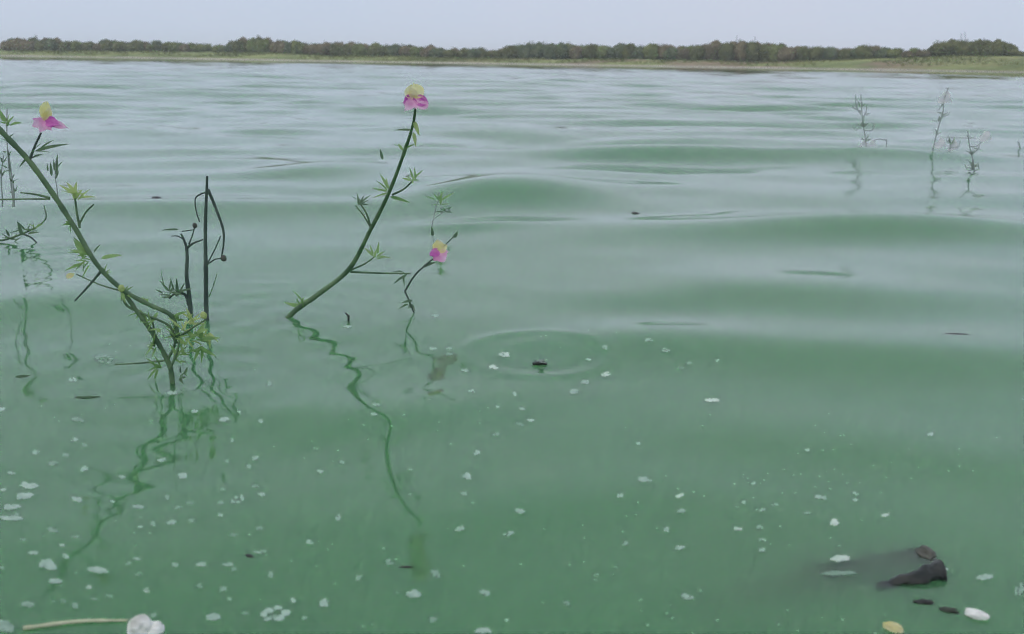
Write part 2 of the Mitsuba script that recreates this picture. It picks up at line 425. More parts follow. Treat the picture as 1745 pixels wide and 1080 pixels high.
SPOTS = []
x = 14.0
while x < 1745:
    SPOTS.append(x)
    x += random.uniform(16, 26)
GROUPS = [(0, 118, 'dark shrub in the flat-topped clump at the left end of the far bank', 'shrubs of the left-end clump'),
          (396, 505, 'rounded dark shrub in the raised far-bank clump left of the middle flower', 'shrubs of the left-middle clump'),
          (885, 965, 'dark green shrub in the far-bank clump just right of the skyline dip', 'shrubs of the middle clump'),
          (1196, 1310, 'brownish shrub in the broad highest far-bank hump right of centre', 'shrubs of the right-of-centre hump'),
          (1590, 1720, 'tall dark shrub in the isolated clump at the right end of the bank', 'shrubs of the right-end clump'),
          (-9, 9999, 'low olive shrub in the continuous scrub belt along the far bank', 'shrubs of the low scrub belt')]
for n_, sx in enumerate(SPOTS):
    for row in (0, 1):
        px = sx + (8 if row else 0) + random.uniform(-3, 3)
        if 1722 < px < 1745 and row:
            continue
        by, ty = np.interp(px, PROFILE[:, 0], PROFILE[:, 1]), np.interp(px, PROFILE[:, 0], PROFILE[:, 2])
        ty += random.uniform(-1.5, 3.0) + 3 * (1 - row) * random.random()
        dx = (px - PW / 2) / F
        D = (106 + 7.0 + 2.2 * row) / (1 + 0.36 * dx)
        base, tip = P(px, by, D), P(px, ty, D)
        gz_ = float(bank_z(base[0], base[1]))
        hgt = tip[2] - gz_
        if hgt < 0.35:
            continue
        lab, grp = next((l, g) for a_, b_, l, g in GROUPS if a_ <= px < b_)
        wdt = random.uniform(0.75, 1.15) * (1.0 if hgt > 1 else 0.8)
        kind = random.choice([0, 0, 1, 2, 2, 3])
        if 1196 < px < 1310: kind = random.choice([2, 2, 0])
        if 885 < px < 965: kind = 3
        if px > 1590: kind = random.choice([0, 3, 0])
        if grp == GROUPS[-1][3]:
            hue = ['dark olive', 'yellow-green', 'brownish', 'grey-green'][kind]
            where = 'left of the middle flower' if px < 708 else 'right of the middle flower' if px < 1196 else 'beyond the distant right plants'
            lab = 'low %s shrub in the far scrub belt %s' % (hue, where)
            grp = '%s shrubs %s' % (hue, where)
        t = thing('shrub', lab, 'shrub', grp)
        part(t, 'crown', foliage((base[0], base[1], gz_), wdt, wdt, hgt * 1.04, 330, 0.10, 1000 + n_ * 2 + row), SHRUBS[kind], smooth=True)
        stems = [tube([(base[0], base[1], gz_ - 0.1), (base[0] + q * 0.3, base[1] + random.uniform(-.2, .2), gz_ + hgt * 0.55)], 0.04, 0.02, 5) for q in (-1, 0.1, 1)]
        part(t, 'stem', cat(stems), M_TRUNK)
# a few bare shoots above the right-hand clumps
for px, y0, y1 in [(1638, 70, 56), (1645, 70, 54), (1255, 72, 60), (1287, 72, 61), (60, 66, 61)]:
    D = 113 / (1 + 0.36 * (px - PW / 2) / F)
    single('bare_shoot', tube([P(px, 98, D), P(px + random.uniform(-1, 1), (y0 + y1) / 2, D), P(px + random.uniform(-2, 2), y1, D)], 0.035, 0.012, 5), M_TRUNK,
           'thin bare shoot standing up above the far scrub against the sky', 'shoot', 'bare shoots above the far scrub')


# ------------------------------------------------------------------ flowering plants
def stem_px(parent, name, pts, d, r0, r1, m, dz=None):
    """A stem through pixels at ground distance d (number or one per point)."""
    ds = np.broadcast_to(np.asarray(d, float), (len(pts),))
    return part(parent, name, tube([P(x_, y_, q_) for (x_, y_), q_ in zip(pts, ds)], r0, r1, 8, 0.04), m)


def leaf_px(parent, x0, y0, x1, y1, d, m=M_LEAF, w=0.22, dd=0.0, curl=0.12):
    a_, b_ = P(x0, y0, d), P(x1, y1, d + dd)
    v_ = b_ - a_
    L = np.linalg.norm(v_)
    nrm = np.array([random.uniform(-0.4, 0.4), -0.7, 0.8])
    part(parent, 'leaf', blade(a_, v_, L, max(L * w, 0.0022), nrm, curl), m)


def tuft(parent, px, py, d, size, n_, m=M_LEAF, spread=(10, 170), w=0.22):
    """Small leaves radiating from a node; size in pixels, directions in degrees (90 = up)."""
    n_ = int(round(n_ * 1.35))
    w = w * 0.72
    for q in range(n_):
        ang_ = math.radians(spread[0] + (spread[1] - spread[0]) * (q + random.uniform(0.15, 0.85)) / n_)
        L = size * random.uniform(0.4, 1.15)
        sx_, sy_ = px + random.uniform(-.24, .24) * size, py + random.uniform(-.24, .24) * size
        leaf_px(parent, sx_, sy_, sx_ + L * math.cos(ang_), sy_ - L * math.sin(ang_), d + random.uniform(-.004, .004), m, w * random.uniform(0.8, 1.3), random.uniform(-0.02, 0.02))


def flower(parent, px, py, d, s, yellow, pinks, label=None):
    """s: metres per photograph pixel at d. yellow / pinks: lists of (angle, length px, width px, material, tilt)."""
    c = P(px, py, d)
    f = parent + '__' + 'flower'
    f = numbered(f)
    labels[f] = {'label': label} if label else {}
    if not label:
        del labels[f]
    to_cam = CAM - c; to_cam /= np.linalg.norm(to_cam)
    scene[f] = mikit.ply(lump(c + to_cam * -0.0035, 0.0028, 0.0026, 0.004, 0.1, 3, 2), M_LEAF_DARK, smooth=True)
    for (ang_, L, w, m, tilt) in yellow + pinks:
        ang_, L, w, tilt = ang_ + random.uniform(-7, 7), L * random.uniform(0.82, 0.98), w * random.uniform(0.75, 0.95), tilt + random.uniform(-.12, .12)
        a_ = math.radians(ang_)
        dirn = right * math.cos(a_) + up * math.sin(a_) + to_cam * tilt
        part(f, 'petal', petal(c + to_cam * 0.001 * random.random(), dirn, L * s * math.sqrt(1 + tilt * tilt), w * s, to_cam + 0.2 * up, 0.30), m)
    return f


# --- middle plant
d0 = float(W(490, 542)[1])
s0 = d0 / F
t = thing('flowering_plant', 'leaning slender flowering plant with two pink and yellow flowers, in the middle of the water', 'plant')
below = P(490, 542, d0)
def lean(py):
    return d0 - 0.17 * np.clip((462 - py) / 300, 0, 1)


pts = [P(490, 542, d0), P(540, 503, d0), P(595, 458, d0)] + [P(x_, y_, lean(y_)) for x_, y_ in [(632, 390), (662, 330), (688, 262), (703, 215), (708, 185)]]
part(t, 'stem', tube([below + [-0.05, 0, -0.07]] + pts, 0.0040, 0.0015, 10, 0.05), M_STEM)
stem_px(t, 'branch', [(597, 463), (640, 465), (700, 466)], d0, 0.0016, 0.0010, M_STEM)
stem_px(t, 'branch', [(690, 496), (706, 470), (728, 449), (745, 436)], d0 + 0.03, 0.0014, 0.0009, M_STEM_DARK)
part(t, 'branch', tube([P(690, 496, d0 + .03), P(697, 512, d0 + .03), P(706, 534, d0 + 0.03)], 0.0013, 0.001), M_STEM_DARK)
stem_px(t, 'branch', [(632, 388), (625, 365), (613, 345)], lean(388), 0.0014, 0.0009, M_STEM)
stem_px(t, 'branch', [(632, 388), (620, 368), (606, 350)], lean(388), 0.0012, 0.0008, M_STEM)
stem_px(t, 'branch', [(668, 332), (688, 322), (703, 308)], lean(332), 0.0014, 0.0009, M_STEM)
stem_px(t, 'branch', [(598, 460), (622, 449), (640, 436)], lean(460), 0.0013, 0.0008, M_STEM)
stem_px(t, 'branch', [(750, 425), (766, 410), (778, 398)], d0 + 0.03, 0.0009, 0.0006, M_STEM_DARK)
tuft(t, 613, 345, lean(345), 26, 6, M_LEAF_DARK, (0, 165))
tuft(t, 703, 308, lean(308), 24, 6, M_LEAF, (-10, 170))
tuft(t, 662, 322, lean(322), 30, 5, M_LEAF, (60, 210))
tuft(t, 690, 255, lean(255), 18, 5, M_LEAF, (10, 220))
tuft(t, 640, 436, lean(436), 24, 7, M_LEAF, (-15, 160), 0.2)
tuft(t, 512, 520, lean(520), 26, 7, M_LEAF, (20, 175), 0.18)
tuft(t, 690, 468, d0 + .03, 22, 5, M_LEAF_DARK, (150, 280))
tuft(t, 700, 515, d0 + .03, 16, 4, M_LEAF_DARK, (160, 320))
leaf_px(t, 664, 335, 700, 343, lean(335), M_LEAF, 0.2)
leaf_px(t, 703, 222, 670, 219, lean(222), M_LEAF_DARK, 0.16)
leaf_px(t, 706, 205, 714, 232, lean(205), M_LEAF_YELLOW, 0.28)
leaf_px(t, 704, 225, 710, 250, lean(225), M_LEAF_YELLOW, 0.28)
leaf_px(t, 720, 455, 742, 445, d0 + .03, M_LEAF_DARK, 0.3)
leaf_px(t, 737, 402, 736, 386, d0 + .03, M_LEAF_DARK, 0.35)
leaf_px(t, 774, 405, 780, 394, d0 + .03, M_LEAF_DARK, 0.5)
flower(t, 708, 168, lean(168), s0 * 0.87, [(100, 32, 36, M_YELLOW, 0.2), (62, 26, 22, M_YELLOW, -0.2), (118, 22, 20, M_CREAM, 0.5)],
       [(200, 27, 24, M_MAGENTA, 0.3), (-20, 27, 24, M_MAGENTA, 0.3), (222, 29, 20, M_PINK, 0.5), (-38, 34, 22, M_PINK, 0.4), (-82, 22, 14, M_PINK, 0.6)],
       'upper flower with round yellow top petal and magenta lower petals')
flower(t, 748, 428, d0 + .03, s0, [(95, 24, 28, M_CREAM, 0.3), (40, 20, 20, M_YELLOW, 0.2), (140, 17, 14, M_CREAM, 0.3)],
       [(205, 20, 20, M_MAGENTA, 0.5), (-60, 24, 24, M_PINK, 0.4), (-10, 20, 14, M_PINK, 0.2), (245, 20, 18, M_PINK, 0.4)],
       'small low flower with cream upper petals and pink lower petals')

# --- faint sprig behind the small flower
dz_ = float(W(738, 392)[1])
t = thing('leafy_sprig', 'small faint leafy sprig in the green wave right of the middle stem', 'plant')
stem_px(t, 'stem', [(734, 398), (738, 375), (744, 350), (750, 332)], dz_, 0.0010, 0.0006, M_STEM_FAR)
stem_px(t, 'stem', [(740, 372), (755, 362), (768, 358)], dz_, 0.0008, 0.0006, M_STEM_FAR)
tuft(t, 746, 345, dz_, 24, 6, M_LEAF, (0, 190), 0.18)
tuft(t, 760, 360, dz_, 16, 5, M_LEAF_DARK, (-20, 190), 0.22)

# --- left plant
dl = float(W(297, 655)[1])
sl = dl / F
t = thing('flowering_plant', 'large flowering plant leaning to the left edge with one pink and yellow flower', 'plant')
part(t, 'stem', tube([P(297, 655, dl) + [0.004, 0, -0.09], P(294, 650, dl), P(288, 620, dl), P(270, 585, dl), P(255, 560, dl), P(232, 528, dl), P(206, 491, dl)], 0.0030, 0.0022, 9, 0.05), M_STEM)
part(t, 'stem', tube([P(304, 575, dl), P(292, 538, dl), P(250, 517, dl), P(206, 491, dl), P(165, 450, dl), P(130, 392, dl), P(95, 337, dl), P(52, 277, dl), P(20, 242, dl), P(-30, 190, dl)], 0.0022, 0.0030, 10, 0.05), M_STEM)
stem_px(t, 'branch', [(206, 491), (216, 520), (250, 537), (288, 555), (302, 585)], dl, 0.0014, 0.0011, M_STEM)
stem_px(t, 'branch', [(50, 274), (58, 252), (70, 226)], dl, 0.0015, 0.0010, M_STEM_DARK)
stem_px(t, 'branch', [(136, 388), (131, 362), (128, 338)], dl, 0.0014, 0.0010, M_STEM)
stem_px(t, 'branch', [(134, 384), (146, 362), (160, 348)], dl, 0.0012, 0.0007, M_STEM)
stem_px(t, 'branch', [(85, 337), (60, 331), (35, 328)], dl, 0.0013, 0.0008, M_STEM)
stem_px(t, 'branch', [(85, 339), (40, 339), (-10, 340)], dl, 0.0010, 0.0008, M_STEM)
stem_px(t, 'branch', [(172, 462), (152, 486), (128, 512)], dl, 0.0016, 0.0009, M_STEM_DARK)
stem_px(t, 'branch', [(204, 495), (168, 484), (130, 467)], dl, 0.0009, 0.0006, M_STEM)
stem_px(t, 'branch', [(285, 615), (298, 585), (290, 566)], dl, 0.0016, 0.0010, M_STEM)
stem_px(t, 'branch', [(290, 628), (302, 600), (305, 580)], dl - .02, 0.0016, 0.0010, M_STEM)
stem_px(t, 'branch', [(282, 614), (245, 618), (196, 621)], dl, 0.0012, 0.0007, M_STEM)
stem_px(t, 'branch', [(300, 578), (325, 560), (350, 545)], dl, 0.0014, 0.0009, M_STEM)
stem_px(t, 'branch', [(263, 590), (262, 560), (258, 540)], dl, 0.0013, 0.0009, M_STEM)
tuft(t, 128, 335, dl, 30, 9, M_LEAF_YELLOW, (0, 180), 0.24)
tuft(t, 62, 262, dl, 34, 3, M_LEAF_DARK, (0, 60), 0.18)
leaf_px(t, 58, 258, 116, 240, dl, M_LEAF_DARK, 0.14)
leaf_px(t, 52, 270, 70, 262, dl, M_LEAF_DARK, 0.2)
leaf_px(t, 48, 268, 30, 285, dl, M_LEAF_DARK, 0.2)
tuft(t, 145, 440, dl, 40, 7, M_LEAF, (110, 215), 0.2)
tuft(t, 150, 448, dl, 26, 6, M_LEAF, (150, 260), 0.22)
leaf_px(t, 172, 440, 207, 432, dl, M_LEAF, 0.24)
leaf_px(t, 160, 430, 170, 415, dl, M_LEAF_DARK, 0.24)
tuft(t, 212, 500, dl, 22, 5, M_LEAF, (-120, 80), 0.25)
tuft(t, 300, 570, dl, 28, 7, M_LEAF, (-60, 200), 0.18)
tuft(t, 335, 572, dl, 34, 9, M_LEAF, (-20, 200), 0.26)
tuft(t, 350, 565, dl + .01, 30, 7, M_LEAF_YELLOW, (190, 350), 0.22)
tuft(t, 315, 600, dl - .01, 28, 7, M_LEAF, (-40, 190), 0.2)
tuft(t, 262, 590, dl, 24, 6, M_LEAF, (80, 260), 0.2)
tuft(t, 285, 500, dl + .05, 34, 7, M_LEAF_DARK, (-20, 190), 0.15)
tuft(t, 272, 625, dl, 26, 5, M_LEAF, (100, 260), 0.2)
tuft(t, 310, 640, dl, 22, 5, M_LEAF_DARK, (-60, 110), 0.2)
for (x_, y_, s_, n_, m_, sp) in [(258, 548, 24, 5, M_LEAF, (60, 250)), (240, 530, 20, 4, M_LEAF, (180, 330)), (328, 552, 26, 6, M_LEAF_YELLOW, (0, 180)), (300, 545, 24, 5, M_LEAF, (0, 180)),
                                (345, 590, 26, 6, M_LEAF, (200, 350)), (300, 610, 24, 5, M_LEAF, (-40, 120)), (275, 565, 20, 4, M_LEAF, (120, 280)), (322, 585, 22, 5, M_LEAF_YELLOW, (-60, 160)),
                                (120, 380, 16, 4, M_LEAF, (140, 260)), (180, 470, 18, 4, M_LEAF, (20, 120)), (250, 515, 16, 4, M_LEAF, (30, 140)), (310, 560, 22, 5, M_LEAF_YELLOW, (20, 160))]:
    tuft(t, x_, y_, dl + random.uniform(-.015, .015), s_, n_, m_, sp, 0.24)
part(t, 'bud', lump(P(207, 491, dl - .004), 0.0034, 0.0032, 0.0040, 0.3, 4, 3), M_LEAF_YELLOW, label='pale yellow bud on the stem')
part(t, 'bud', lump(P(347, 537, dl - .004), 0.0036, 0.0032, 0.0040, 0.3, 5, 3), M_LEAF_YELLOW)
part(t, 'fallen_petal', petal(P(113, 472, dl), right + 0.4 * up, 16 * sl, 9 * sl, CAM - P(120, 470, dl), 0.3), M_CREAM)
flower(t, 78, 205, dl, sl, [(92, 34, 18, M_YELLOW, 0.2), (112, 30, 14, M_YELLOW, 0.1), (68, 28, 16, M_CREAM, 0.3)],
       [(205, 25, 22, M_PINK, 0.4), (240, 24, 18, M_PINK, 0.5), (-12, 30, 22, M_MAGENTA, 0.3), (-18, 42, 18, M_PINK, 0.1), (-70, 22, 18, M_PINK, 0.5), (168, 24, 9, M_MAGENTA, 0.2)],
       'flower with narrow upright yellow petals and spreading pink petals')

# --- dead stalks beside it
dd_ = float(W(352, 545)[1])
t = thing('dead_stalk', 'tall straight dark dead stalk with a bent twig hanging from its tip', 'plant stalk')
part(t, 'stem', tube([P(352, 545, dd_) + [0, 0, -0.08], P(352, 545, dd_), P(351, 470, dd_), P(350, 390, dd_), P(352, 330, dd_), P(353, 300, dd_)], 0.0038, 0.0014, 9, 0.04), M_STEM_DARK)
stem_px(t, 'twig', [(354, 322), (366, 350), (380, 390), (381, 415), (377, 440)], dd_, 0.0022, 0.0010, M_STEM_DARK)
stem_px(t, 'twig', [(352, 328), (343, 330), (333, 338), (334, 358), (340, 378)], dd_, 0.0012, 0.0007, M_STEM_DARK)
stem_px(t, 'twig', [(354, 448), (366, 425), (376, 402)], dd_, 0.0010, 0.0008, M_STEM_DARK)
stem_px(t, 'twig', [(354, 450), (366, 442), (378, 440)], dd_, 0.0010, 0.0008, M_STEM_DARK)
stem_px(t, 'twig', [(356, 506), (363, 488), (370, 466)], dd_, 0.0008, 0.0005, M_STEM)
part(t, 'seed_head', lump(P(381, 440, dd_), 0.004, 0.0035, 0.0042, 0.3, 8, 2), M_SEED)
t = thing('dead_stalk', 'shorter forked dark dead stalk left of the tall straight one', 'plant stalk')
d2 = dd_ + 0.03
part(t, 'stem', tube([P(326, 537, d2) + [0, 0, -0.08], P(325, 532, d2), P(322, 500, d2), P(318, 470, d2), P(319, 440, d2), P(318, 420, d2)], 0.0034, 0.0022, 9, 0.04), M_STEM_DARK)
stem_px(t, 'twig', [(319, 424), (312, 405), (308, 398)], d2, 0.0018, 0.001, M_STEM_DARK)
stem_px(t, 'twig', [(319, 422), (330, 414), (346, 408)], d2, 0.0018, 0.001, M_STEM_DARK)
stem_px(t, 'twig', [(322, 416), (328, 400), (332, 386)], d2, 0.0012, 0.0007, M_STEM_DARK)
stem_px(t, 'twig', [(312, 407), (302, 402), (292, 402)], d2, 0.0010, 0.0006, M_STEM_DARK)
stem_px(t, 'twig', [(310, 394), (325, 392), (330, 391)], d2, 0.0009, 0.0006, M_STEM_DARK)
leaf_px(t, 305, 391, 274, 390, d2, M_LEAF_DARK, 0.14)
part(t, 'seed_head', lump(P(332, 384, d2), 0.0032, 0.003, 0.0035, 0.3, 9, 2), M_SEED)
stem_px(t, 'twig', [(322, 520), (316, 503), (302, 498), (288, 508)], d2, 0.0024, 0.0012, M_STEM_DARK)
tuft(t, 300, 500, d2, 26, 7, M_LEAF_DARK, (20, 200), 0.18)

# --- thin plants at the left edge
dq = 1.75
t = thing('slender_plant', 'thin grey-green stems with tiny leaves at the far left edge above the water', 'plant')
for pts in ([(22, 338), (16, 290), (12, 240), (12, 185)], [(4, 338), (2, 300), (6, 265)], [(24, 330), (20, 300), (15, 262)]):
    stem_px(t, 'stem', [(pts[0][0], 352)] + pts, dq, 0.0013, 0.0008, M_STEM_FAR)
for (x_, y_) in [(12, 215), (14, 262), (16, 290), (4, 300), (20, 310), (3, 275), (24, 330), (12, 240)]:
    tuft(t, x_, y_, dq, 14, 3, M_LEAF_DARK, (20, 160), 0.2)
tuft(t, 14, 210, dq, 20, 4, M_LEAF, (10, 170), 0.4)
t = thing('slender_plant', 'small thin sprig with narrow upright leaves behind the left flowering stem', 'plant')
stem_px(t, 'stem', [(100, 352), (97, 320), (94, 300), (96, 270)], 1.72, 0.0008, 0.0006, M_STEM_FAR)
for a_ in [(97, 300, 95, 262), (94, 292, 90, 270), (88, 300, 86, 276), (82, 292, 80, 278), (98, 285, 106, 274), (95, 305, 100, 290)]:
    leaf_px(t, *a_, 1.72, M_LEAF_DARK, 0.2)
dw = float(W(40, 412)[1])
t = thing('drooping_plant', 'low dark leafy stem lying along the water at the left edge', 'plant')
stem_px(t, 'stem', [(-15, 410), (10, 408), (38, 398), (60, 388), (78, 372), (75, 350)], dw, 0.0022, 0.0010, M_STEM)
stem_px(t, 'stem', [(38, 398), (55, 406), (72, 424)], dw, 0.0020, 0.0010, M_STEM_DARK)
stem_px(t, 'stem', [(72, 424), (90, 428), (118, 428)], dw, 0.0012, 0.0007, M_STEM)
tuft(t, 42, 396, dw, 24, 8, M_LEAF_DARK, (-10, 200), 0.25)
tuft(t, 20, 408, dw, 22, 6, M_LEAF_DARK, (0, 200), 0.22)
tuft(t, 60, 388, dw, 14, 4, M_LEAF, (20, 160), 0.25)

# --- far plants at the right
def far_plant(label, base, stems, twigs, tufts, blooms):
    d = float(W(*base)[1])
    t = thing('distant_plant', label, 'plant')
    for pts in stems:
        pp = [P(x_, y_, d) for x_, y_ in pts]
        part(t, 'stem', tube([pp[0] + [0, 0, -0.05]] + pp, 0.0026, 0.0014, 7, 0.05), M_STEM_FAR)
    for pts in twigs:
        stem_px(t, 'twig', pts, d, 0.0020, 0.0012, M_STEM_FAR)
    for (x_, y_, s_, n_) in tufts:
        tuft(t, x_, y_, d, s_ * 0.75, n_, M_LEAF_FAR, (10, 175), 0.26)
    for (x_, y_, s_) in blooms:
        c = P(x_, y_, d)
        tc = CAM - c
        b = part(t, 'flower', petal(c, up + 0.3 * right, s_ * d / F * 0.9, s_ * d / F * 0.8, tc, 0.3), M_PALEPINK)
        part(b, 'petal', petal(c, right - 0.3 * up, s_ * d / F * 0.8, s_ * d / F * 0.6, tc, 0.3), M_PALEPINK)
        part(b, 'petal', petal(c, -right - 0.4 * up, s_ * d / F * 0.9, s_ * d / F * 0.8, tc, 0.3), M_PALEPINK)


far_plant('pale thin plant furthest left of the three standing in the distant right water', (1476, 258),
          [[(1477, 258), (1474, 230), (1470, 205), (1467, 160)], [(1510, 258), (1511, 240), (1508, 238)]],
          [[(1508, 238), (1496, 237), (1488, 240)], [(1470, 202), (1476, 190), (1477, 178)], [(1467, 195), (1459, 180), (1458, 160)], [(1472, 222), (1486, 222), (1490, 213)], [(1468, 190), (1455, 184), (1450, 180)]],
          [(1470, 215, 16, 5), (1459, 222, 12, 4), (1474, 240, 18, 5), (1467, 180, 14, 5), (1490, 214, 12, 3), (1478, 195, 12, 3)], [(1486, 246, 10), (1472, 247, 9)])
far_plant('pale thin plant with a whitish bloom near its tip, middle of three distant ones', (1590, 264),
          [[(1588, 264), (1593, 240), (1600, 214), (1607, 190), (1608, 172), (1616, 150)], [(1618, 258), (1620, 246), (1616, 238)]],
          [[(1607, 176), (1602, 184), (1598, 188)], [(1604, 200), (1614, 196), (1618, 192)], [(1618, 252), (1632, 250), (1637, 240)]],
          [(1606, 195, 16, 4), (1600, 205, 16, 4), (1598, 230, 14, 4), (1620, 245, 16, 4), (1608, 175, 12, 3)], [(1611, 168, 16), (1603, 246, 14), (1625, 250, 13)])
far_plant('dark thin plant rising from the water rightmost and nearest of the three distant plants', (1658, 292),
          [[(1660, 292), (1658, 272), (1652, 248), (1649, 222)]],
          [[(1656, 262), (1664, 256), (1668, 252)], [(1654, 250), (1666, 248), (1676, 238)], [(1660, 288), (1650, 290), (1644, 280)], [(1662, 290), (1668, 288), (1667, 280)]],
          [(1650, 235, 14, 3), (1656, 262, 16, 5), (1658, 285, 18, 6), (1668, 255, 12, 3)], [(1680, 234, 14)])
d = float(W(1738, 252)[1])
single('distant_sprout', tube([P(1738, 253, d) - [0, 0, .05], P(1738, 253, d), P(1737, 246, d), P(1735, 240, d)], 0.004, 0.002, 7), M_STEM_FAR,
       'tiny dark sprout poking out of the water at the right edge beside the distant plants', 'plant')

# ------------------------------------------------------------------ floating things
FLECKS = """123 647 14 10 1;132 716 20 8 .6;127 749 14 7 .9;145 758 9 6 .6;61 770 14 9 .8;112 775 11 7 .6;90 790 18 8 .4;144 799 14 10 .9;20 806 16 5 .8;50 828 32 12 1;5 834 14 5 .8;42 845 30 12 1
20 864 30 9 .9;18 883 40 8 .8;207 813 15 6 .8;276 784 16 7 .8;310 812 19 11 1;130 851 18 10 .9;237 864 20 7 .9;285 847 8 8 .4;303 865 12 6 .7;325 857 14 6 .6;383 715 17 11 1;331 700 10 6 .8
407 702 5 12 .8;445 717 8 8 .9;435 780 14 9 .9;424 794 8 8 .6;435 828 14 6 .6;446 842 14 9 1;293 669 18 6 1;3 697 10 7 .9;90 903 18 10 .6;40 920 12 5 .5;108 928 14 6 1;57 942 20 7 .9;82 962 32 18 .9
166 971 32 12 1;94 990 24 10 .8;152 1000 12 7 1.3;250 1006 12 9 1.2;48 1030 22 12 .6;127 1031 11 10 .7;8 1067 35 20 .7;233 952 13 6 .8;292 890 17 9 .9;327 887 14 6 .5;343 962 20 8 .8;389 962 20 6 .9
397 911 16 6 .5;362 1051 27 13 1.1;340 998 13 8 .4;381 1005 11 10 .5;442 900 12 8 .6;460 654 8 8 .7;637 705 12 7 .9;642 690 14 5 .9;804 666 13 6 1.1;584 787 9 6 .7;545 803 14 7 .8;577 882 12 11 .9
812 771 13 9 .9;797 812 18 12 1.1;790 840 9 8 .6;783 900 17 9 .9;700 800 8 3 .5;539 764 12 4 .4;528 924 14 8 .9;449 939 9 6 .7;461 979 12 11 .8;552 1028 18 16 .8;499 1023 11 8 .8;519 1053 9 6 .5
663 958 16 10 .7;706 1012 26 14 1.1;743 978 18 14 .7;827 1010 20 10 .8;738 1057 18 9 .7;824 1075 30 9 .9;612 984 10 9 .4;766 594 13 4 .8;765 604 13 5 .7;738 594 12 7 1.1;860 604 20 9 1.2;842 626 17 8 1.2
793 631 14 6 1.1;1032 591 9 9 1.1;1003 613 10 5 1;1107 579 16 6 1;1134 595 16 7 1.1;1032 638 18 9 1.2;997 651 16 7 1.1;977 668 19 10 1;877 671 8 7 .9;848 693 6 4 .8;890 698 12 8 .8;905 716 11 5 .8
886 723 13 7 .7;846 740 13 6 .5;1160 627 12 4 .6;1174 618 9 5 .6;1222 613 6 6 .9;1088 756 6 6 .9;1213 682 26 7 1.2;1376 766 8 6 1.1;1586 740 9 7 .8;1098 817 24 9 1.1;1057 844 12 9 1.1;1158 844 14 9 1.3
1161 871 16 8 1.1;1137 902 12 9 .8;1158 933 17 9 .9;1065 926 11 7 .7;1284 823 9 5 .9;1267 856 8 6 .9;1296 869 17 5 1;1321 860 13 4 .9;1400 848 22 7 .9;1457 841 12 6 1.1;1458 852 10 5 .8;1509 877 15 7 1.2
1421 890 18 13 1.2;1377 874 14 5 .5;1258 901 18 6 1.4;1294 898 13 8 .6;1300 920 13 5 1;1300 937 11 6 .9;1432 952 34 11 1.2;1678 984 28 10 1.1;1430 977 58 6 .5;1610 970 10 7 .8;1738 1005 16 22 .7;886 871 18 9 1
867 910 18 10 1.1;1171 1017 22 9 1;966 1028 13 8 .5;863 1056 6 6 1;592 556 16 5 1;742 538 14 5 .9"""


_ICO = trimesh.creation.icosphere(subdivisions=1)


def fleck_mesh(px, py, w, h, seed, ring=False):
    """A ragged raft of bubbles and scum on the surface."""
    r = np.random.default_rng(seed)
    c = on_water(px, py)
    ex = (on_water(px + w / 2, py) - on_water(px - w / 2, py)) / 2
    ey = (on_water(px, py - h / 2) - on_water(px, py + h / 2)) / 2
    L = np.linalg.norm(ex)
    n_ = int(np.clip(w * 0.9, 7, 34))
    ang_ = r.uniform(0, 6.28, n_)
    rr = r.uniform(0.62, 0.95, n_) if ring else np.sqrt(r.uniform(0, 1, n_)) * 0.85
    sh = r.uniform(-0.5, 0.5)
    u, q_ = np.cos(ang_) * rr, np.sin(ang_) * rr
    u = u + sh * q_
    size = (0.30 if ring else 0.38) * (1.15 - 0.5 * rr) * r.uniform(0.5, 1.25, n_) * (1.6 if n_ < 10 else 1)
    cen = c + u[:, None] * ex + q_[:, None] * ey
    cen[:, 2] = height(cen[:, 0], cen[:, 1])
    iv = np.array(_ICO.vertices)
    flat = min(0.0011, 0.22 * L)
    ax = iv[None, :, :1] * ex[:2] * size[:, None, None] + iv[None, :, 1:2] * ey[:2] * size[:, None, None]
    z_ = np.broadcast_to(iv[None, :, 2:] * flat, (n_, len(iv), 1)) * r.uniform(0.5, 1.2, (n_, 1, 1))
    v = cen[:, None] + np.concatenate([ax, z_], -1)
    f = (np.arange(n_)[:, None, None] * len(iv) + np.asarray(_ICO.faces)[None]).reshape(-1, 3)
    return trimesh.Trimesh(v.reshape(-1, 3), f, process=False)


rows_ = [tuple(map(float, s.split())) for s in FLECKS.replace('\n', ';').split(';')]
BIG = {(82, 962): 'ragged three-lobed pale foam patch near the lower left corner', (166, 971): 'long pale foam patch right of the three-lobed one in the lower left',
       (362, 1051): 'oval pale foam patch at the bottom edge between the white shell and the largest patch', (706, 1012): 'white foam patch at the bottom under the middle plant reflection',
       (1432, 952): 'bright elongated foam patch left of the dark sunken log', (1678, 984): 'streaky foam patch right of the dark sunken log',
       (1213, 682): 'narrow bright foam fleck alone in the middle right water', (1430, 977): 'faint long foam streak left of the sunken log below the bright patch',
       (50, 828): 'upper of two large pale foam patches at the left edge', (42, 845): 'lower of two large pale foam patches at the left edge',
       (18, 883): 'thin slanting foam streak at the left edge', (8, 1067): 'dull foam patch in the bottom left corner', (1738, 1005): 'dull foam patch cut by the right edge'}
_f = np.random.default_rng(5)
for _ in range(26):
    py_ = _f.uniform(720, 1070)
    rows_.append((_f.uniform(2, 470), py_, _f.uniform(8, 15) * py_ / 950, _f.uniform(4, 8), _f.uniform(0.4, 0.9)))
